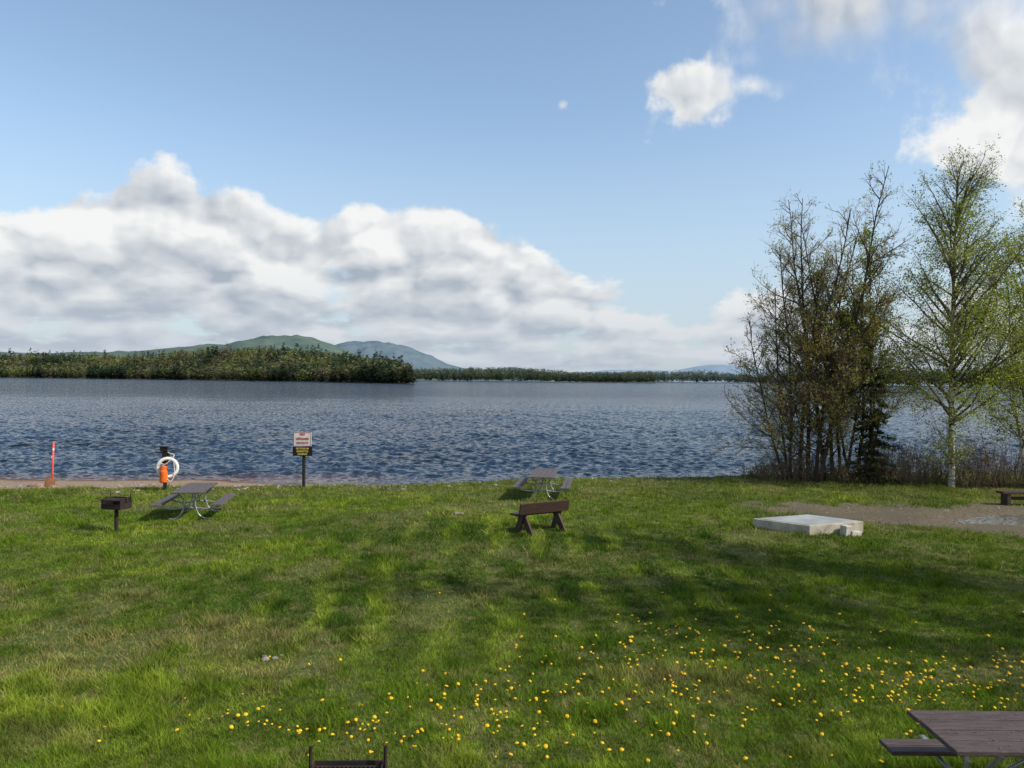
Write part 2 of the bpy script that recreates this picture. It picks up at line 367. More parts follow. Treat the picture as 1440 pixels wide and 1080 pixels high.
# ---------------------------------------------------------------- grills
M_iron=mat('rusty_black_iron',(0.022,0.020,0.020),(0.05,0.032,0.024),8,.75,.3)
def grill(loc,rz,tall=.06):
    e=empty('park_grill',(loc[0],loc[1],gz(*loc)),rz)
    m=MB(); m.tube([(0,0,-.05),(0,0,.58)],.045,12); m.make('post',M_iron,e)
    m=MB(); w,d_,h=.50,.38,.24; z0=.56
    m.box((0,0,z0),(w,d_,.012)); m.box((-w/2,0,z0+h/2),(.01,d_,h)); m.box((w/2,0,z0+h/2),(.01,d_,h)); m.box((0,d_/2,z0+h/2),(w,.01,h)); m.box((0,-d_/2,z0+.06),(w,.01,.12)); m.make('firebox',M_iron,e)
    m=MB()
    for i in range(15): m.tube([(-w/2+.03+i*(w-.06)/14,-d_/2-.02,z0+h-.03),(-w/2+.03+i*(w-.06)/14,d_/2-.02,z0+h-.03)],.006,6)
    for yy in(-d_/2-.02,d_/2-.03): m.tube([(-w/2-.03,yy,z0+h-.03),(w/2+.03,yy,z0+h-.03)],.009,6)
    m.make('grate',M_iron,e)
    m=MB()
    for sg in(-1,1):
        m.tube([(sg*(w/2+.02),d_/2-.05,z0+h-.10),(sg*(w/2+.02),d_/2-.05,z0+h+tall)],.013,8)
        m.tube([(sg*(w/2+.03),-d_/2+.02,z0+h+.02),(sg*(w/2+.03),-d_/2-.14,z0+h+.02)],.013,8)
        m.box((sg*(w/2+.022),0,z0+h-.03),(.03,.05,.10))
    m.make('handles',M_iron,e); return e
grill((-9.2,17.9),math.radians(-12),.09)
grill((-1.16,5.42),math.radians(2),.13)
# ---------------------------------------------------------------- text helper
def text(s,size,m,parent,loc,name,sx_=1,align='CENTER'):
    c=bpy.data.curves.new(name,'FONT'); c.body=s; c.size=size; c.align_x=align; c.align_y='CENTER'; c.extrude=.002; c.offset=0.0026
    o=bpy.data.objects.new(name,c); scene.collection.objects.link(o); c.materials.append(m); o.parent=parent; o.location=loc; o.rotation_euler=(math.radians(90),0,0); o.scale=(sx_,1,1); return o
# ---------------------------------------------------------------- lifeguard sign
sx_,sy_=-6.82,25.1
e=empty('beach_sign',(sx_,sy_,gz(sx_,sy_)),math.radians(-3))
M_post=mat('dark_post',(0.035,0.028,0.022),None,6,.8,stretch=(6,6,1))
M_white=mat('white_sign_paint',(0.78,0.76,0.72),(0.66,0.63,0.58),4,.5,bump=0); M_red=mat('red_lettering',(0.55,0.03,0.025),None,4,.5,bump=0)
M_blk=mat('black_sign_paint',(0.018,0.015,0.012),None,4,.5,bump=0); M_yel=mat('yellow_lettering',(0.80,0.62,0.15),None,4,.5,bump=0)
m=MB(); m.box((.03,.03,.62),(.09,.09,1.34)); m.make('post',M_post,e,.006)
m=MB(); m.box((0,-.03,1.59),(.60,.022,.46)); m.make('white_board',M_white,e,.008)
m=MB(); m.box((0,-.03,1.19),(.65,.022,.30)); m.make('black_board',M_blk,e,.008)
m=MB()
for q in((0,1.812,.58,.012),(0,1.368,.58,.012)): m.box((q[0],-.045,q[1]),(q[2],.006,q[3]))
for q in(-.288,.288): m.box((q,-.0455,1.59),(.012,.006,.43))
m.make('red_border',M_red,e)
text('NO',.105,M_red,e,(0,-.045,1.745),'text_no',1.0)
text('LIFEGUARD',.105,M_red,e,(0,-.045,1.60),'text_lifeguard',.80)
text('ON DUTY',.105,M_red,e,(0,-.045,1.46),'text_on_duty',.85)
text('NO DOGS OR',.078,M_yel,e,(0,-.045,1.28),'text_no_dogs',.85)
text('GLASS BOTTLES',.078,M_yel,e,(0,-.045,1.19),'text_glass',.70)
text('ON BEACH',.078,M_yel,e,(0,-.045,1.10),'text_beach',.80)
# ---------------------------------------------------------------- life ring station
lx,ly=-11.0,24.4
e=empty('life_ring_station',(lx,ly,gz(lx,ly)),math.radians(12))
m=MB(); m.box((0,0,.66),(.10,.10,1.40)); m.make('post',M_post,e,.006)
m=MB(); m.box((0,-.02,1.20),(.60,.10,.035)); m.box((-.03,-.03,1.30),(.22,.16,.13)); m.box((-.03,-.03,1.38),(.30,.22,.025),(0,.08,0)); m.box((.02,-.01,1.02),(.20,.18,.34)); m.make('crossarm_and_cap',M_blk,e,.006)
R_=.29;r_=.055
V=[];F=[]
A=36;B=12
for i in range(A):
    for j in range(B):
        a=2*math.pi*i/A; bq=2*math.pi*j/B
        V.append(((R_+r_*math.cos(bq))*math.cos(a)+.10,-.14+r_*math.sin(bq),(R_+r_*math.cos(bq))*math.sin(a)+.72))
        F.append((i*B+j,((i+1)%A)*B+j,((i+1)%A)*B+(j+1)%B,i*B+(j+1)%B))
npmesh('ring',V,F,mat('ring_white_vinyl',(0.80,0.79,0.75),(0.68,0.67,0.62),3,.45,bump=0),smooth=True,parent=e)
m=MB()
m.tube(smoothpath([(.02,-.24,.80),(.0,-.25,.66),(.01,-.24,.46),(.0,-.23,.26)]),[.06]+[.10]*6+[.12]*6+[.12]*5+[.09],10); m.make('rescue_can_orange',mat('orange_float',(0.85,0.16,0.02),(0.7,0.12,0.02),6,.5),e,smooth=True)
m=MB(); m.tube(smoothpath([(-.10,-.22,.88),(.05,-.24,.84),(.2,-.22,.98),(.3,-.18,1.12),(.1,-.12,1.2)]),.012,6)
m.tube(smoothpath([(.1,-.25,.40),(.22,-.25,.30),(.32,-.22,.5),(.30,-.22,.9)]),.010,6); m.make('rope',M_white,e)
# ---------------------------------------------------------------- orange marker pole with sand heap
px,py=-15.05,25.2
e=empty('marker_pole',(px,py,gz(px,py)))
m=MB(); m.tube([(-.03,0,-.1),(.02,0,1.46)],.030,10); m.make('pole',mat('fluorescent_red_plastic',(0.85,0.12,0.09),(0.7,0.08,0.06),3,.5,bump=0),e,smooth=True)
m=MB(); m.tube([(-.03,0,.95),(-.02,0,1.02)],.034,10); m.tube([(.01,0,1.2),(.012,0,1.27)],.034,10); m.make('white_bands',M_white,e)
m=MB(); m.box((-.12,.05,.14),(.26,.30,.30),(0,.05,.4)); m.box((-.12,.05,.30),(.22,.26,.04),(0,.1,.3)); m.make('rusty_base_block',mat('rusty_block',(0.30,0.13,0.06),(0.14,0.07,0.04),6,.9),e,.02)
sh_=MB()
for i,(ox,oy,r) in enumerate(((-.45,-.2,.22),(-.65,.1,.16),(.12,-.25,.13),(-.2,-.35,.12))): rock(sh_,(px+ox,py+oy,gz(px+ox,py+oy)+.02),r,70+i)
sh_.make('sand_heap',mat('sand_clod',(0.33,0.22,0.14),(0.2,0.12,0.08),5,.95))
# ---------------------------------------------------------------- concrete pad
cz=gz(7.1,18.4)
e=empty('concrete_pad',(0,0,cz))
Mc=mat('concrete_side',(0.46,0.42,0.33),(0.28,0.25,0.19),4,.9,bump=.6); Mt=mat('concrete_top',(0.36,0.37,0.37),(0.25,0.26,0.26),1.6,.85,bump=.3)
quad=[(6.85,17.58),(8.38,18.22),(7.38,19.10),(5.82,18.46)]
m=MB(); m.prism([(a,b_,-.15) for a,b_ in quad],(0,0,.39)); m.make('slab',Mc,e,.015)
cxx=sum(a for a,b_ in quad)/4; cyy=sum(b_ for a,b_ in quad)/4
m=MB(); m.prism([(cxx+(a-cxx)*.93,cyy+(b_-cyy)*.93,.235) for a,b_ in quad],(0,0,.016)); m.make('cover_top',Mt,e,.004)
m=MB(); m.box((7.78,17.80,.05),(.22,.18,.34),(0.05,.04,.5)); m.box((8.0,17.82,.0),(.30,.12,.18),(0,.1,.4)); m.make('broken_block',mat('concrete_block',(0.50,0.48,0.42),(0.34,0.32,0.27),5,.9,bump=.6),e,.02)
# ---------------------------------------------------------------- puddle
K=64
V=[(PUD[0]+2.3*math.cos(2*math.pi*k/K),PUD[1]+1.15*math.sin(2*math.pi*k/K),-0.004) for k in range(K)]
m=MB(); m.v=V; m.f=[tuple(range(K))]
pm,nt,b=newmat('puddle_water'); b.inputs['Base Color'].default_value=(.13,.115,.09,1); b.inputs['Roughness'].default_value=.06; b.inputs['IOR'].default_value=1.33
geo=nt.node('ShaderNodeNewGeometry'); na=nt.noise(geo.outputs['Position'],9,2,.5,'2D')
nt.l.new(nt.vm('NORMALIZE',nt.vm('ADD',geo.outputs['Normal'],nt.vm('MULTIPLY',nt.vm('SUBTRACT',na.outputs['Color'],(.5,.5,.5)),(.15,.35,0)))),b.inputs['Normal'])
m.make('puddle',pm)
tx,ty=14.75,22.9
e=empty('timber_bench',(tx+.55,ty,gz(tx,ty)),.05)
m=MB(); m.box((0,0,.38),(1.5,.34,.07)); m.make('seat',M_bench,e,.008)
m=MB(); m.box((-.55,0,.17),(.12,.30,.36)); m.box((.55,0,.17),(.12,.30,.36)); m.box((0,0,.2),(1.0,.06,.1)); m.make('legs',M_bench,e,.008)
# ---------------------------------------------------------------- trees (fine twigs vectorised)
def rv(): return Vector((random.gauss(0,1),random.gauss(0,1),random.gauss(0,1)))
def limb(mb,p,d,L,r0,r1,seg,sides,wob,trop):
    pts=[p.copy()];ds=[d.copy()]
    for i in range(seg):
        d=(d+rv()*wob+Vector((0,0,trop))).normalized(); p=p+d*(L/seg); pts.append(p.copy()); ds.append(d.copy())
    mb.tube(pts,[r0+(r1-r0)*i/seg for i in range(seg+1)],sides,False)
    return pts,ds
def at(pts,ds,t):
    n=len(pts)-1; f=min(t*n,n-1e-6); i=int(f); return pts[i].lerp(pts[i+1],f-i),ds[i+1]
def side(d,ang):
    o=d.orthogonal().normalized(); o=Matrix.Rotation(random.uniform(0,2*math.pi),3,d)@o
    return (d*math.cos(ang)+o*math.sin(ang)).normalized()
def nrmz(v): return v/np.maximum(np.linalg.norm(v,axis=-1,keepdims=True),1e-9)
def vside(d,a):
    v=rng.normal(size=d.shape); v-=d*(v*d).sum(-1,keepdims=True); v=nrmz(v); return d*np.cos(a)[:,None]+v*np.sin(a)[:,None]
def vgrow(p,d,L,seg,wob,trop):
    pts=[p]
    for i in range(seg):
        d=nrmz(d+rng.normal(size=d.shape)*wob+np.array([0,0,trop])); p=p+d*(L/seg)[:,None]; pts.append(p)
    return np.stack(pts,1)
def vsample(P,idx,t):
    k=P.shape[1]-1; f=np.minimum(t*k,k-1e-4); i=f.astype(int); fr=(f-i)[:,None]
    a=P[idx,i]; b_=P[idx,i+1]; return a*(1-fr)+b_*fr,nrmz(b_-a)
def vtubes(P,r0,r1):
    n,k,_=P.shape; t=nrmz(P[:,-1]-P[:,0]); u=np.cross(t,np.array([.3,.5,.81])); u=nrmz(u); w=np.cross(t,u)
    V=[]
    for i in range(k):
        r=(r0+(r1-r0)*i/(k-1))
        for j in range(3):
            a=2*math.pi*j/3; V.append(P[:,i]+(u*math.cos(a)+w*math.sin(a))*np.asarray(r).reshape(-1,1))
    V=np.stack(V,1); base=(np.arange(n)*3*k)[:,None]; F=[]
    for i in range(k-1):
        for j in range(3):
            j2=(j+1)%3; F.append(base+np.array([[i*3+j,i*3+j2,(i+1)*3+j2,(i+1)*3+j]]))
    return V.reshape(-1,3),np.concatenate(F,0)
def leaves(name,P,size,cols,m,parent,jit=.06,weights=None):
    P=np.asarray(P,float); n=len(P); P=P+rng.normal(0,jit,(n,3))
    a=nrmz(rng.normal(size=(n,3))); b_=rng.normal(size=(n,3)); b_-=a*(a*b_).sum(1)[:,None]; b_=nrmz(b_)
    s=(size*(0.6+.8*rng.random(n)))[:,None]
    V=np.stack([P-a*s,P+b_*s*.6,P+a*s,P-b_*s*.6],1)
    ci=rng.choice(len(cols),n,p=weights); C=np.array(cols)[ci]*(0.7+.6*rng.random(n))[:,None]
    npmesh(name,V.reshape(-1,3),np.arange(4*n).reshape(-1,4),m,col=np.repeat(C[:,None,:],4,1).reshape(-1,3),parent=parent)
M_leaf=leafmat('spring_leaf',trans=.38)
M_bark=mat('grey_brown_bark',(0.085,0.066,0.052),(0.040,0.030,0.024),4,.9,stretch=(3,3,.7),bump=.6)
M_twig=mat('twig_brown',(0.16,0.115,0.080),(0.095,0.070,0.048),4,.9,bump=0)
def deciduous(name,loc,trunks,mbark,leafcols,leafsize,nleaf,weights=None,ang=(35,60),dens1=3.0,reach=.3,trop=.08,startz=.12,n2d=7,n3=7,jit=.10,r0=.075,rt=.0035,droop=0.0,low=.5,hpow=.75,thin=.75,straight=.055):
    e=empty(name,(loc[0],loc[1],gz(*loc)-.05)); tb=MB(); tw=MB(); P1=[];L1=[]
    for (ox,oy,dx_,dy_,H) in trunks:
        rr=r0*H/10
        P,Dr=limb(tb,Vector((ox,oy,0)),Vector((dx_,dy_,1)).normalized(),H,rr,.012,14,7,straight,.035)
        n1=int(H*dens1)
        for i in range(n1):
            t=startz+(1-startz)*(i+random.random())/n1*.98
            p,d=at(P,Dr,t); L=(reach*H*(1-t)**hpow)*random.uniform(.5,1.2)+.35
            L*=min(1,low+t*1.8)
            dd=side(d,math.radians(random.uniform(*ang)*(1.1-.35*t)))
            p1,d1=limb(tw,p,dd,L,min(rr*.42,.012+.012*L),.005,7,4,.09,trop)
            P1.append([tuple(q) for q in p1]); L1.append(L)
    P1=np.array(P1);L1=np.array(L1)
    cnt=np.maximum(3,(L1*n2d).astype(int)); idx=np.repeat(np.arange(len(L1)),cnt); t=.12+.88*rng.random(len(idx))
    p,d=vsample(P1,idx,t); L2=(.25+.40*L1[idx]*(1-t*.8))*rng.uniform(.5,1.15,len(idx)); L2=np.minimum(L2,1.3)
    P2=vgrow(p,vside(d,np.radians(rng.uniform(25,55,len(idx)))),L2,4,.12,trop-droop)
    V2,F2=vtubes(P2,rt*2.0,rt)
    cnt=np.maximum(3,(L2*n3*1.6).astype(int)); idx=np.repeat(np.arange(len(L2)),cnt); t=.1+.9*rng.random(len(idx))
    p,d=vsample(P2,idx,t); L3=rng.uniform(.12,.42,len(idx))
    P3=vgrow(p,vside(d,np.radians(rng.uniform(25,55,len(idx)))),L3,2,.12,.05-droop)
    V3,F3=vtubes(P3,rt,rt*.7)
    npmesh('twigs',np.concatenate([V2,V3]),np.concatenate([F2,F3+len(V2)]),M_twig,parent=e)
    tb.make('trunks',mbark,e,smooth=True); tw.make('branches',M_twig if mbark is not M_bark else M_bark,e)
    if nleaf>0:
        idx=rng.integers(0,len(P3),nleaf); q,_=vsample(P3,idx,rng.random(nleaf)**.6)
        kp=vnoise(q[:,0]+q[:,1]*.6+50,q[:,2]+q[:,1]*.5+50,.9,int(loc[0]*10)%200)>rng.random(nleaf)*thin
        leaves('leaves',q[kp],leafsize,leafcols,M_leaf,e,jit,weights)
    return e
tr=[]
for (ox,lean,H) in ((-1.15,-.14,7.0),(-.95,-.08,8.6),(-.6,-.04,9.8),(-.3,.0,10.8),(-.05,.02,11.3),(.25,.03,10.6),(.5,.0,9.4),(.8,.07,8.4),(-1.3,-.22,6.0),(-.2,-.10,9.4),(1.0,.12,7.4)):
    tr.append((ox,random.uniform(-.5,.5),lean,random.uniform(-.06,.06),H))
deciduous('budding_maple_tree',(11.1,27.6),tr,M_bark,[(0.36,0.32,0.090),(0.30,0.19,0.095),(0.29,0.35,0.080)],.030,66000,[.38,.27,.35],reach=.33,dens1=2.7,n2d=7,n3=7,jit=.035,startz=.08,trop=.05,rt=.0036,ang=(40,70),low=.75,hpow=.85,straight=.045)
deciduous('alder_tree',(12.9,28.6),[(0,0,-.02,0,9.2),(.35,.2,.05,0,8.0),(-.3,.1,-.09,0,7.4)],M_bark,[(0.30,0.37,0.075),(0.22,0.30,0.065)],.036,32000,reach=.26,dens1=2.6,n2d=6,n3=5,jit=.09,startz=.22,straight=.04)
M_birch,nt,b=newmat('birch_bark')
tc=nt.node('ShaderNodeTexCoord'); nn=nt.noise(nt.vm('MULTIPLY',tc.outputs['Object'],(2.5,2.5,11)),1.6,4,.6)
sz=nt.node('ShaderNodeSeparateXYZ'); nt.l.new(tc.outputs['Object'],sz.inputs[0])
cc=nt.mix(nt.mr(nn.outputs[0],.52,.60),c4((.60,.57,.50)),c4((.05,.04,.035)))
cc=nt.mix(nt.mr(sz.outputs[2],3.0,6.5),cc,c4((.20,.17,.13))); nt.put(b.inputs['Base Color'],cc); b.inputs['Roughness'].default_value=.8
G=[(0.26,0.32,0.062),(0.19,0.255,0.052),(0.34,0.38,0.09)]
deciduous('birch_tree',(15.5,27.0),[(0,0,.015,0,11.0),(.02,.02,-.06,.05,2.2)],M_birch,G,.034,62000,reach=.40,dens1=7.0,n2d=6,n3=6,jit=.11,startz=.20,droop=.09,trop=.04,r0=.11,low=.8,hpow=.50,thin=.75,straight=.012,ang=(38,64))
deciduous('birch_tree',(18.7,27.4),[(0,0,-.05,0,10.2),(.3,.2,.06,0,9.0),(-.3,0,-.20,0,7.8)],M_birch,G,.034,52000,reach=.34,dens1=3.0,n2d=6,n3=6,jit=.10,startz=.10,droop=.09,trop=.04,r0=.085,low=.7,straight=.03)
deciduous('offframe_shade_tree',(12.6,8.3),[(0,0,-.03,0,13.0),(.2,.1,.10,.05,11)],M_bark,G,.060,14000,reach=.34,dens1=2.6,n2d=4,n3=4,jit=.14,startz=.28,r0=.14)  # this tree and the next: added out of frame to cast dappled lawn shade
deciduous('offframe_shade_tree',(16.0,10.6),[(0,0,-.03,0,13.5),(.2,.1,-.12,.05,11)],M_bark,G,.060,14000,reach=.34,dens1=2.6,n2d=4,n3=4,jit=.14,startz=.28,r0=.14)
# conifer
def conifer(loc,H,Rm):
    e=empty('spruce_tree',(loc[0],loc[1],gz(*loc)-.05)); tb=MB(); lp=[]
    P,Dr=limb(tb,Vector((0,0,0)),Vector((0,0,1)),H,.06,.01,10,6,.03,.05)
    z=.35
    while z<H-.1:
        n=random.randint(3,6); L=Rm*(1-z/H)**.7+.12
        for k in range(n):
            a=random.uniform(0,6.28); l=L*random.uniform(.4,1.15); p,_=at(P,Dr,z/H)
            pts,ds=limb(tb,p,Vector((math.cos(a),math.sin(a),-.05)).normalized(),l,.014,.004,5,3,.06,-.02)
            for j in range(int(l*90)+6):
                t=random.random()**.8; q,dq=at(pts,ds,t); s=Vector((-dq.y,dq.x,0))*random.gauss(0,.16*l*(1.1-t)+.02); lp.append(tuple(q+s+Vector((0,0,random.gauss(-.02,.03)))))
        z+=random.uniform(.18,.36)
    tb.make('trunk_and_limbs',M_bark,e); leaves('needles',lp,.045,[(0.022,0.036,0.016),(0.04,0.055,0.024)],M_leaf,e,.015)
conifer((12.7,27.2),4.7,1.0)
conifer((13.4,28.6),3.2,.8)
M_brush=mat('red_brown_stem',(0.22,0.155,0.12),(0.12,0.08,0.06),4,.9,bump=0)
def brush(loc,w,n,H,leafp=0,dpt=.5):
    e=empty('shrub',(loc[0],loc[1],gz(*loc)-.05))
    p=np.stack([rng.uniform(-w/2,w/2,n),rng.uniform(-dpt,dpt,n),np.zeros(n)],1); d=nrmz(np.stack([rng.normal(0,.22,n),rng.normal(0,.2,n),np.ones(n)],1))
    h=H*rng.uniform(.35,1.15,n)*(.6+.8*vnoise(p[:,0]+loc[0],p[:,1],1.1,5))
    P=vgrow(p,d,h,4,.08,.03); V1,F1=vtubes(P,.008,.003)
    idx=np.repeat(np.arange(n),9); q,dq=vsample(P,idx,rng.uniform(.2,1,len(idx))); P2=vgrow(q,vside(dq,np.radians(rng.uniform(20,50,len(idx)))),h[idx]*rng.uniform(.12,.4,len(idx)),2,.1,.04); V2,F2=vtubes(P2,.0045,.0025)
    npmesh('stems',np.concatenate([V1,V2]),np.concatenate([F1,F2+len(V1)]),M_brush,parent=e)
    if leafp: 
        k=int(leafp); i2=rng.integers(0,len(P2),k); q,_=vsample(P2,i2,rng.random(k)); leaves('leaves',q,.026,[(0.22,0.27,0.06),(0.24,0.18,0.08)],M_leaf,e,.04)
brush((14.2,27.6),2.6,240,1.35,1200)
brush((16.8,27.3),3.0,260,1.6,1500)
brush((19.8,27.2),3.0,220,1.6,1500)
brush((10.6,27.7),3.2,240,1.1,3200)
brush((9.2,28.4),1.2,60,.6,700,dpt=.3)
brush((12.6,27.3),2.0,140,1.1,1800)
# ---------------------------------------------------------------- distant forest
def forest(name,pos,hts,kinds,cols,m,per=46):
    pos=np.array(pos);n=len(pos);hts=np.array(hts);kinds=np.array(kinds);cols=np.array(cols)
    t=rng.random((n,per)); a=rng.uniform(0,2*math.pi,(n,per)); u=np.sqrt(rng.random((n,per)))
    zc=np.where(kinds[:,None]==0,.10+.9*t**1.15,.15+.85*t)
    rad=np.where(kinds[:,None]==0,.17*(1-zc)+.012,.36*np.sqrt(np.clip(1-((zc-.58)/.44)**2,0.02,1)))
    rr=rad*u*hts[:,None]; cx=pos[:,0,None]+np.cos(a)*rr; cy=pos[:,1,None]+np.sin(a)*rr; czz=pos[:,2,None]+zc*hts[:,None]
    Cn=np.stack([cx,cy,czz],-1)
    s=(hts[:,None]*np.where(kinds[:,None]==0,.05+.05*(1-zc),.07))[...,None,None]
    tri=Cn[:,:,None,:]+rng.normal(size=(n,per,3,3))*s*np.array([1,1,.6])
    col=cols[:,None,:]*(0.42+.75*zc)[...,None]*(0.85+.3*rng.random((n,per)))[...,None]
    C=np.repeat(col[:,:,None,:],3,2)
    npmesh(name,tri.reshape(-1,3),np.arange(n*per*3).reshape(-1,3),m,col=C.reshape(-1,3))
M_far=leafmat('far_foliage',trans=.25)
conc=np.array([0.032,0.047,0.024]); decc=np.array([0.155,0.172,0.055]); budc=np.array([0.132,0.112,0.066])
IX=[-1700,-1100,-733,-500,-330,-200,-120,-78]; IY=[1500,1250,1100,975,850,735,650,600]; IH=[25,24,23,22,29,18,9,3]
def ih(x,y):
    dpt=y-np.interp(x,IX,IY); lim=-(x+78)/.16+600-y
    H=np.interp(x,IX,IH)*(0.7+.6*vnoise(x,y,.006,61))
    return H*sstep(5,130,dpt)*sstep(-5,60,lim)-1.2*(dpt<0)
pos=[];ht=[];kd=[];cl_=[]
while len(pos)<6400:
    bx=-78-1450*random.random()**1.35; sh0=np.interp(bx,IX,IY); by=sh0+2+ (random.random()**1.5)*210
    if bx>-78-.16*(by-600): continue
    g=float(ih(np.array([bx]),np.array([by]))[0]); cf=float(vnoise(bx,by,.018,66)); cf2=float(vnoise(bx,by,.03,67))
    k=0 if random.random()<(.12+.60*(cf>.58)+(.30 if by-sh0<25 else 0)) else 1
    big=1.4 if (k==0 and random.random()<.12) else 1
    pos.append((bx,by,g-.3)); ht.append(random.uniform(9.5,16)*big*(1.1 if k==0 else .95)); kd.append(k)
    cc_=conc*random.uniform(.8,1.3) if k==0 else (decc if random.random()<.2+.8*cf2 else budc)*random.uniform(.65,1.2)
    cl_.append(cc_*1.0+np.array([.005,.009,.011]))  # small bluish aerial haze offset added into the foliage colour
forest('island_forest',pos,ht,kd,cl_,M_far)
gx=np.linspace(-1700,-60,160); gy=np.linspace(0,1,30); V=[]
for j in gy:
    for i in gx:
        y_=np.interp(i,IX,IY)-6+j*260; y_=min(y_,600-(i+78)/.16) if i<-78 else min(y_,605); V.append((i,y_,float(ih(np.array([i]),np.array([y_]))[0])-.2))
I=np.arange(160*30).reshape(30,160); F=np.stack([I[:-1,:-1],I[:-1,1:],I[1:,1:],I[1:,:-1]],-1).reshape(-1,4)
npmesh('island_ground',V,F,mat('forest_floor',(0.05,0.055,0.03),(0.08,0.07,0.045),.05,.95,bump=0))
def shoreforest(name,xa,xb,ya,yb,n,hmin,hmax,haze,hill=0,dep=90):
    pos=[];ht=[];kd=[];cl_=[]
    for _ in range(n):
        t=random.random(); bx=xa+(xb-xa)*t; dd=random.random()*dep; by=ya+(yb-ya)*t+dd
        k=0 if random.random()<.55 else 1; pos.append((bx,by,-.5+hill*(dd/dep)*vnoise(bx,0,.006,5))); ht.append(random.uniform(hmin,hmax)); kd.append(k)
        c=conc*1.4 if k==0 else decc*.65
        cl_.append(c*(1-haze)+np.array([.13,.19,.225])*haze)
    forest(name,pos,ht,kd,cl_,M_far,36)
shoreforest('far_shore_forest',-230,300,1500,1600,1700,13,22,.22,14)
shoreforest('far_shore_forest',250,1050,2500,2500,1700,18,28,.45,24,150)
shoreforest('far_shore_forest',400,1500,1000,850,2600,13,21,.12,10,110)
for (xa,xb,ya,yb) in ((-230,300,1495,1595),(250,1050,2495,2495),(400,1500,995,845)):
    m=MB(); m.prism([(xa,ya,-2),(xb,yb,-2),(xb,yb+160,-2),(xa,ya+160,-2)],(0,0,2.2)); m.make('far_shore_ground',bpy.data.materials['forest_floor'])
# ---------------------------------------------------------------- hills
def hill(pts,Dy,depth,m,rough=.06,seed=1):
    xs_=np.linspace(pts[0][0],pts[-1][0],260); zs=np.interp(xs_,[p[0] for p in pts],[p[1] for p in pts])
    k=np.ones(7)/7; zs=np.convolve(np.pad(zs,3,mode='edge'),k,'valid')
    js=np.concatenate([np.linspace(-1,0,26),np.linspace(.1,1,8)]); V=[]
    for j in js:
        prof=math.cos(j*math.pi/2)**1.1 if abs(j)<1 else 0
        yy=Dy+j*depth
        n_=fbm(xs_,np.full_like(xs_,yy),1/(depth*.35),seed,4)
        zz=zs*prof*(1+ (n_-.5)*.8*(1-prof)) + zs*rough*(fbm(xs_,np.full_like(xs_,yy),1/(depth*.06),seed+9,3)-.5)
        V+= [(a,yy,b_-1.0) for a,b_ in zip(xs_,zz)]
    I=np.arange(260*len(js)).reshape(len(js),260); F=np.stack([I[:-1,:-1],I[:-1,1:],I[1:,1:],I[1:,:-1]],-1).reshape(-1,4)
    npmesh('hill',V,F,m,smooth=True)
def hm(n,c1,c2,s): return mat(n,c1,c2,s,1,bump=0,spec=0)  # aerial haze painted into the hill base colour, paler and bluer with distance
hill([(-4200,100),(-2667,118),(-2480,114),(-2200,120),(-1926,130),(-1778,136),(-1555,166),(-1407,166),(-1278,202),(-1130,218),(-1000,206),(-907,160),(-815,115),(-592,65),(-370,40),(-200,5)],4000,1200,hm('hill_green_hazed',(0.072,0.108,0.100),(0.112,0.150,0.122),.008),.18,2)
hill([(-1900,60),(-1472,206),(-1334,262),(-1195,288),(-1000,280),(-834,258),(-667,200),(-500,120),(-389,94),(-222,78),(0,70),(260,30),(500,5)],6000,1300,hm('hill_blue_hazed',(0.098,0.143,0.178),(0.128,0.173,0.197),.004),.14,5)
hill([(-420,5),(-259,30),(-130,48),(0,62),(97,48),(260,25),(454,20),(700,4)],3500,500,hm('hill_low_hazed',(0.085,0.125,0.125),(0.110,0.150,0.135),.01),.10,7)
hill([(300,40),(833,100),(1166,135),(1500,130),(1916,124),(2208,190),(2416,212),(2832,155),(3580,130),(4800,150),(6000,120),(7500,90)],9000,1800,hm('hill_far_hazed',(0.22,0.295,0.38),(0.24,0.315,0.39),.002),.06,9)
# ---------------------------------------------------------------- sun + sky
EL=math.radians(42); AZ=math.radians(110)
sun=bpy.data.lights.new('sun','SUN'); sun.energy=4.3; sun.angle=math.radians(.5); sun.color=(1,.95,.85)
so=bpy.data.objects.new('sun',sun); scene.collection.objects.link(so)
sd=Vector((math.sin(AZ)*math.cos(EL),math.cos(AZ)*math.cos(EL),math.sin(EL))); so.rotation_euler=sd.to_track_quat('Z','Y').to_euler(); so.location=(20,-10,30)
world=bpy.data.worlds.new('World'); scene.world=world; world.use_nodes=True
try:
    world.cycles.sampling_method='MANUAL'; world.cycles.sample_map_resolution=256
except Exception as ex: print(ex)
wt=world.node_tree; nt=NT(wt); bg=wt.nodes['Background']
sky=nt.node('ShaderNodeTexSky',sky_type='NISHITA'); sky.sun_disc=False; sky.sun_elevation=EL; sky.sun_rotation=AZ; sky.air_density=1.0; sky.dust_density=1.2; sky.ozone_density=1.5
cg=bpy.data.node_groups.new('cloud_field','ShaderNodeTree')
cg.interface.new_socket('P',in_out='INPUT',socket_type='NodeSocketVector'); cg.interface.new_socket('field',in_out='OUTPUT',socket_type='NodeSocketFloat'); cg.interface.new_socket('depth',in_out='OUTPUT',socket_type='NodeSocketFloat')
cg.interface.new_socket('relief',in_out='OUTPUT',socket_type='NodeSocketFloat')
q=NT(cg); gi=q.node('NodeGroupInput'); go=q.node('NodeGroupOutput')
sp=q.node('ShaderNodeSeparateXYZ'); q.l.new(gi.outputs[0],sp.inputs[0]); A_,E_=sp.outputs[0],sp.outputs[1]
lg=q.m('MULTIPLY',q.m('LOGARITHM',q.m('ADD',q.m('MAXIMUM',E_,0.0),0.075),math.e),0.36)
cb=q.node('ShaderNodeCombineXYZ'); q.l.new(A_,cb.inputs[0]); q.l.new(lg,cb.inputs[1]); cb.inputs[2].default_value=0
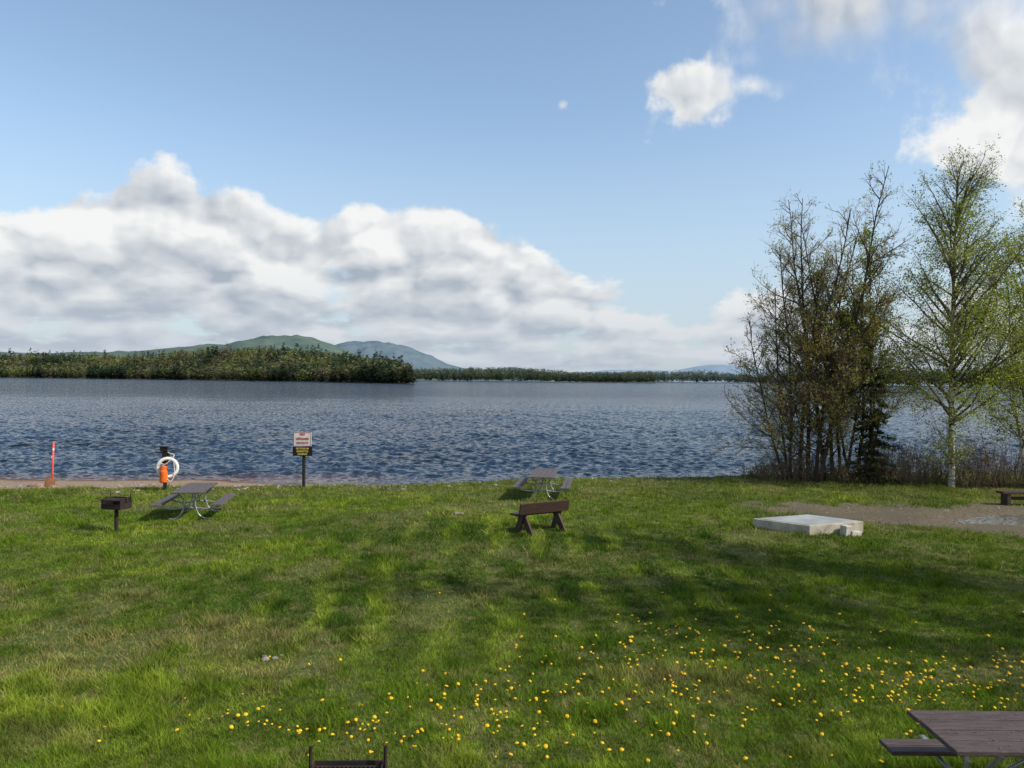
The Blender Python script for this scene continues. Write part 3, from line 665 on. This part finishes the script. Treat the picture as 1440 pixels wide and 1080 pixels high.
NV=cb.outputs[0]
n_big=q.noise(NV,5.5,1,.5,'2D').outputs[0]; n_fine=q.noise(NV,12,6,.58,'2D').outputs[0]
n_soft=q.noise(NV,8,3,.5,'2D').outputs[0]
wq=q.noise(NV,9,3,.55,'2D'); wv=q.vm('ADD',NV,q.vm('MULTIPLY',q.vm('SUBTRACT',wq.outputs['Color'],(.5,.5,.5)),(.07,.07,0)))
vo=q.node('ShaderNodeTexVoronoi',feature='SMOOTH_F1',voronoi_dimensions='2D'); q.l.new(wv,vo.inputs['Vector']); vo.inputs['Scale'].default_value=13; vo.inputs['Smoothness'].default_value=.35
vo2=q.node('ShaderNodeTexVoronoi',feature='F1',voronoi_dimensions='2D'); q.l.new(wv,vo2.inputs['Vector']); vo2.inputs['Scale'].default_value=38
d1=vo.outputs['Distance']; d2=vo2.outputs['Distance']
puff=q.m('SUBTRACT',.42,d1)
nz=q.m('ADD',q.m('ADD',q.m('MULTIPLY',q.m('SUBTRACT',n_big,.5),.5),q.m('MULTIPLY',q.m('SUBTRACT',n_fine,.5),1.2)),q.m('MULTIPLY',puff,.42))
rel=q.m('ADD',q.m('MULTIPLY',q.m('MULTIPLY',d1,d1),-.9),q.m('MULTIPLY',q.m('MULTIPLY',d2,d2),-.20))
rel=q.m('ADD',rel,q.m('ADD',q.m('MULTIPLY',n_soft,.65),q.m('MULTIPLY',n_fine,.26)))
tops=[(-1100,215),(-720,240),(-660,254),(-570,276),(-505,306),(-460,284),(-370,260),(-320,236),(-280,226),(-230,238),(-180,254),(-120,254),(-70,246),(-20,220),(40,186),(80,164),(130,132),(210,116),(280,116),(340,140),(410,122),(720,132),(1100,120)]
fc=q.node('ShaderNodeFloatCurve'); cu=fc.mapping.curves[0]
pts=[]
for u,v in tops:
    a=math.atan(u/1080); pts.append(((a+1)/2,v/1080*math.cos(a)))
cu.points[0].location=(0,.15); cu.points[1].location=(1,.12)
for p in pts: cu.points.new(*p)
fc.mapping.update()
q.put(fc.inputs['Value'],q.m('MULTIPLY',q.m('ADD',A_,1.0),.5))
dep=q.m('SUBTRACT',fc.outputs[0],E_)
bank=q.m('MINIMUM',q.m('MULTIPLY',q.m('SUBTRACT',dep,.001),18.0),.62)
bank=q.m('MAXIMUM',bank,-1.5)
low=q.mr(E_,0.05,0.12,-.32,0.0)
bank=q.m('ADD',bank,low)
blobs=[(240,404,82,50,.62),(330,416,90,30,.36),(65,387,24,24,.20),(420,530,210,74,.66),(560,600,260,90,.50),(720,430,125,130,.76),(640,370,60,70,.25),(760,330,120,60,.55)]
best=None
for u,v,rx,ry,am in blobs:
    a=math.atan(u/1080); ee=v/1080*math.cos(a); fx=1080/(math.cos(a)**2)
    dx_=q.m('MULTIPLY',q.m('SUBTRACT',A_,a),fx/rx); dy_=q.m('MULTIPLY',q.m('SUBTRACT',E_,ee),1080/ry)
    l_=q.m('SQRT',q.m('ADD',q.m('MULTIPLY',dx_,dx_),q.m('MULTIPLY',dy_,dy_)))
    f_=q.m('SUBTRACT',am,q.m('MULTIPLY',l_,.55)); best=f_ if best is None else q.m('MAXIMUM',best,f_)
best=q.m('MAXIMUM',best,bank)
q.l.new(q.m('ADD',best,nz),go.inputs[0]); q.l.new(dep,go.inputs[1]); q.l.new(rel,go.inputs[2])
tc=nt.node('ShaderNodeTexCoord'); s3=nt.node('ShaderNodeSeparateXYZ'); nt.l.new(tc.outputs['Generated'],s3.inputs[0])
r2=nt.m('SQRT',nt.m('ADD',nt.m('MULTIPLY',s3.outputs[0],s3.outputs[0]),nt.m('ADD',nt.m('MULTIPLY',s3.outputs[1],s3.outputs[1]),1e-6)))
az=nt.m('ARCTAN2',s3.outputs[0],s3.outputs[1]); el=nt.m('DIVIDE',s3.outputs[2],r2)
c3=nt.node('ShaderNodeCombineXYZ'); nt.l.new(az,c3.inputs[0]); nt.l.new(el,c3.inputs[1])
g1=nt.node('ShaderNodeGroup'); g1.node_tree=cg; nt.l.new(c3.outputs[0],g1.inputs[0])
g2_=nt.node('ShaderNodeGroup'); g2_.node_tree=cg; nt.l.new(nt.vm('ADD',c3.outputs[0],(.010,.016,0)),g2_.inputs[0])
fld=g1.outputs[0]; high=nt.m('MULTIPLY',nt.mr(el,.30,.42),nt.mr(az,.22,.32))
dens=nt.mr(fld,nt.m('MULTIPLY',high,-.14),nt.m('ADD',.28,nt.m('MULTIPLY',high,.55)))
L=nt.m('SUBTRACT',g1.outputs[2],g2_.outputs[2])
under=nt.mr(g1.outputs[1],0.02,0.14)
sdw=nt.m('SUBTRACT',nt.m('ADD',.78,nt.m('MULTIPLY',L,1.5)),nt.m('MULTIPLY',under,.42))
sdw=nt.m('SUBTRACT',sdw,nt.m('MULTIPLY',high,.35))
sdw=nt.m('ADD',sdw,nt.m('MULTIPLY',nt.mr(fld,.1,.6,1.0,0.0),.15))
sdw=nt.m('ADD',sdw,0,clamp=True)
ccol=nt.mix(sdw,c4((2.5,2.85,3.35)),c4((6.2,6.2,6.1)))
hz=nt.mr(el,0.0,0.36,1.0,0.0)
skyc=nt.mix(nt.m('MULTIPLY',hz,.75),nt.vm('MULTIPLY',sky.outputs[0],(1.38,1.36,1.28)),c4((3.25,3.9,4.75)))
hz2=nt.mr(el,0.0,0.17,1.0,0.0)
ccol=nt.mix(nt.m('MULTIPLY',hz2,.75),ccol,c4((3.35,3.8,4.4)))
fin=nt.mix(nt.m('MULTIPLY',dens,.95),skyc,ccol)
fin=nt.mix(nt.mr(el,-.02,0.0,1.0,0.0),fin,c4((1.2,1.5,1.8)))
nt.l.new(fin,bg.inputs[0]); bg.inputs[1].default_value=.15
# ---------------------------------------------------------------- camera
cam=bpy.data.cameras.new('camera'); co=bpy.data.objects.new('camera',cam); scene.collection.objects.link(co)
cam.lens=27; cam.sensor_width=36; cam.clip_end=30000; cam.clip_start=.05
Rm=Matrix.Rotation(math.radians(90-.32),4,'X')@Matrix.Rotation(math.radians(.54),4,'Z')
co.matrix_world=Matrix.Translation((0,0,CAMH))@Rm
scene.camera=co
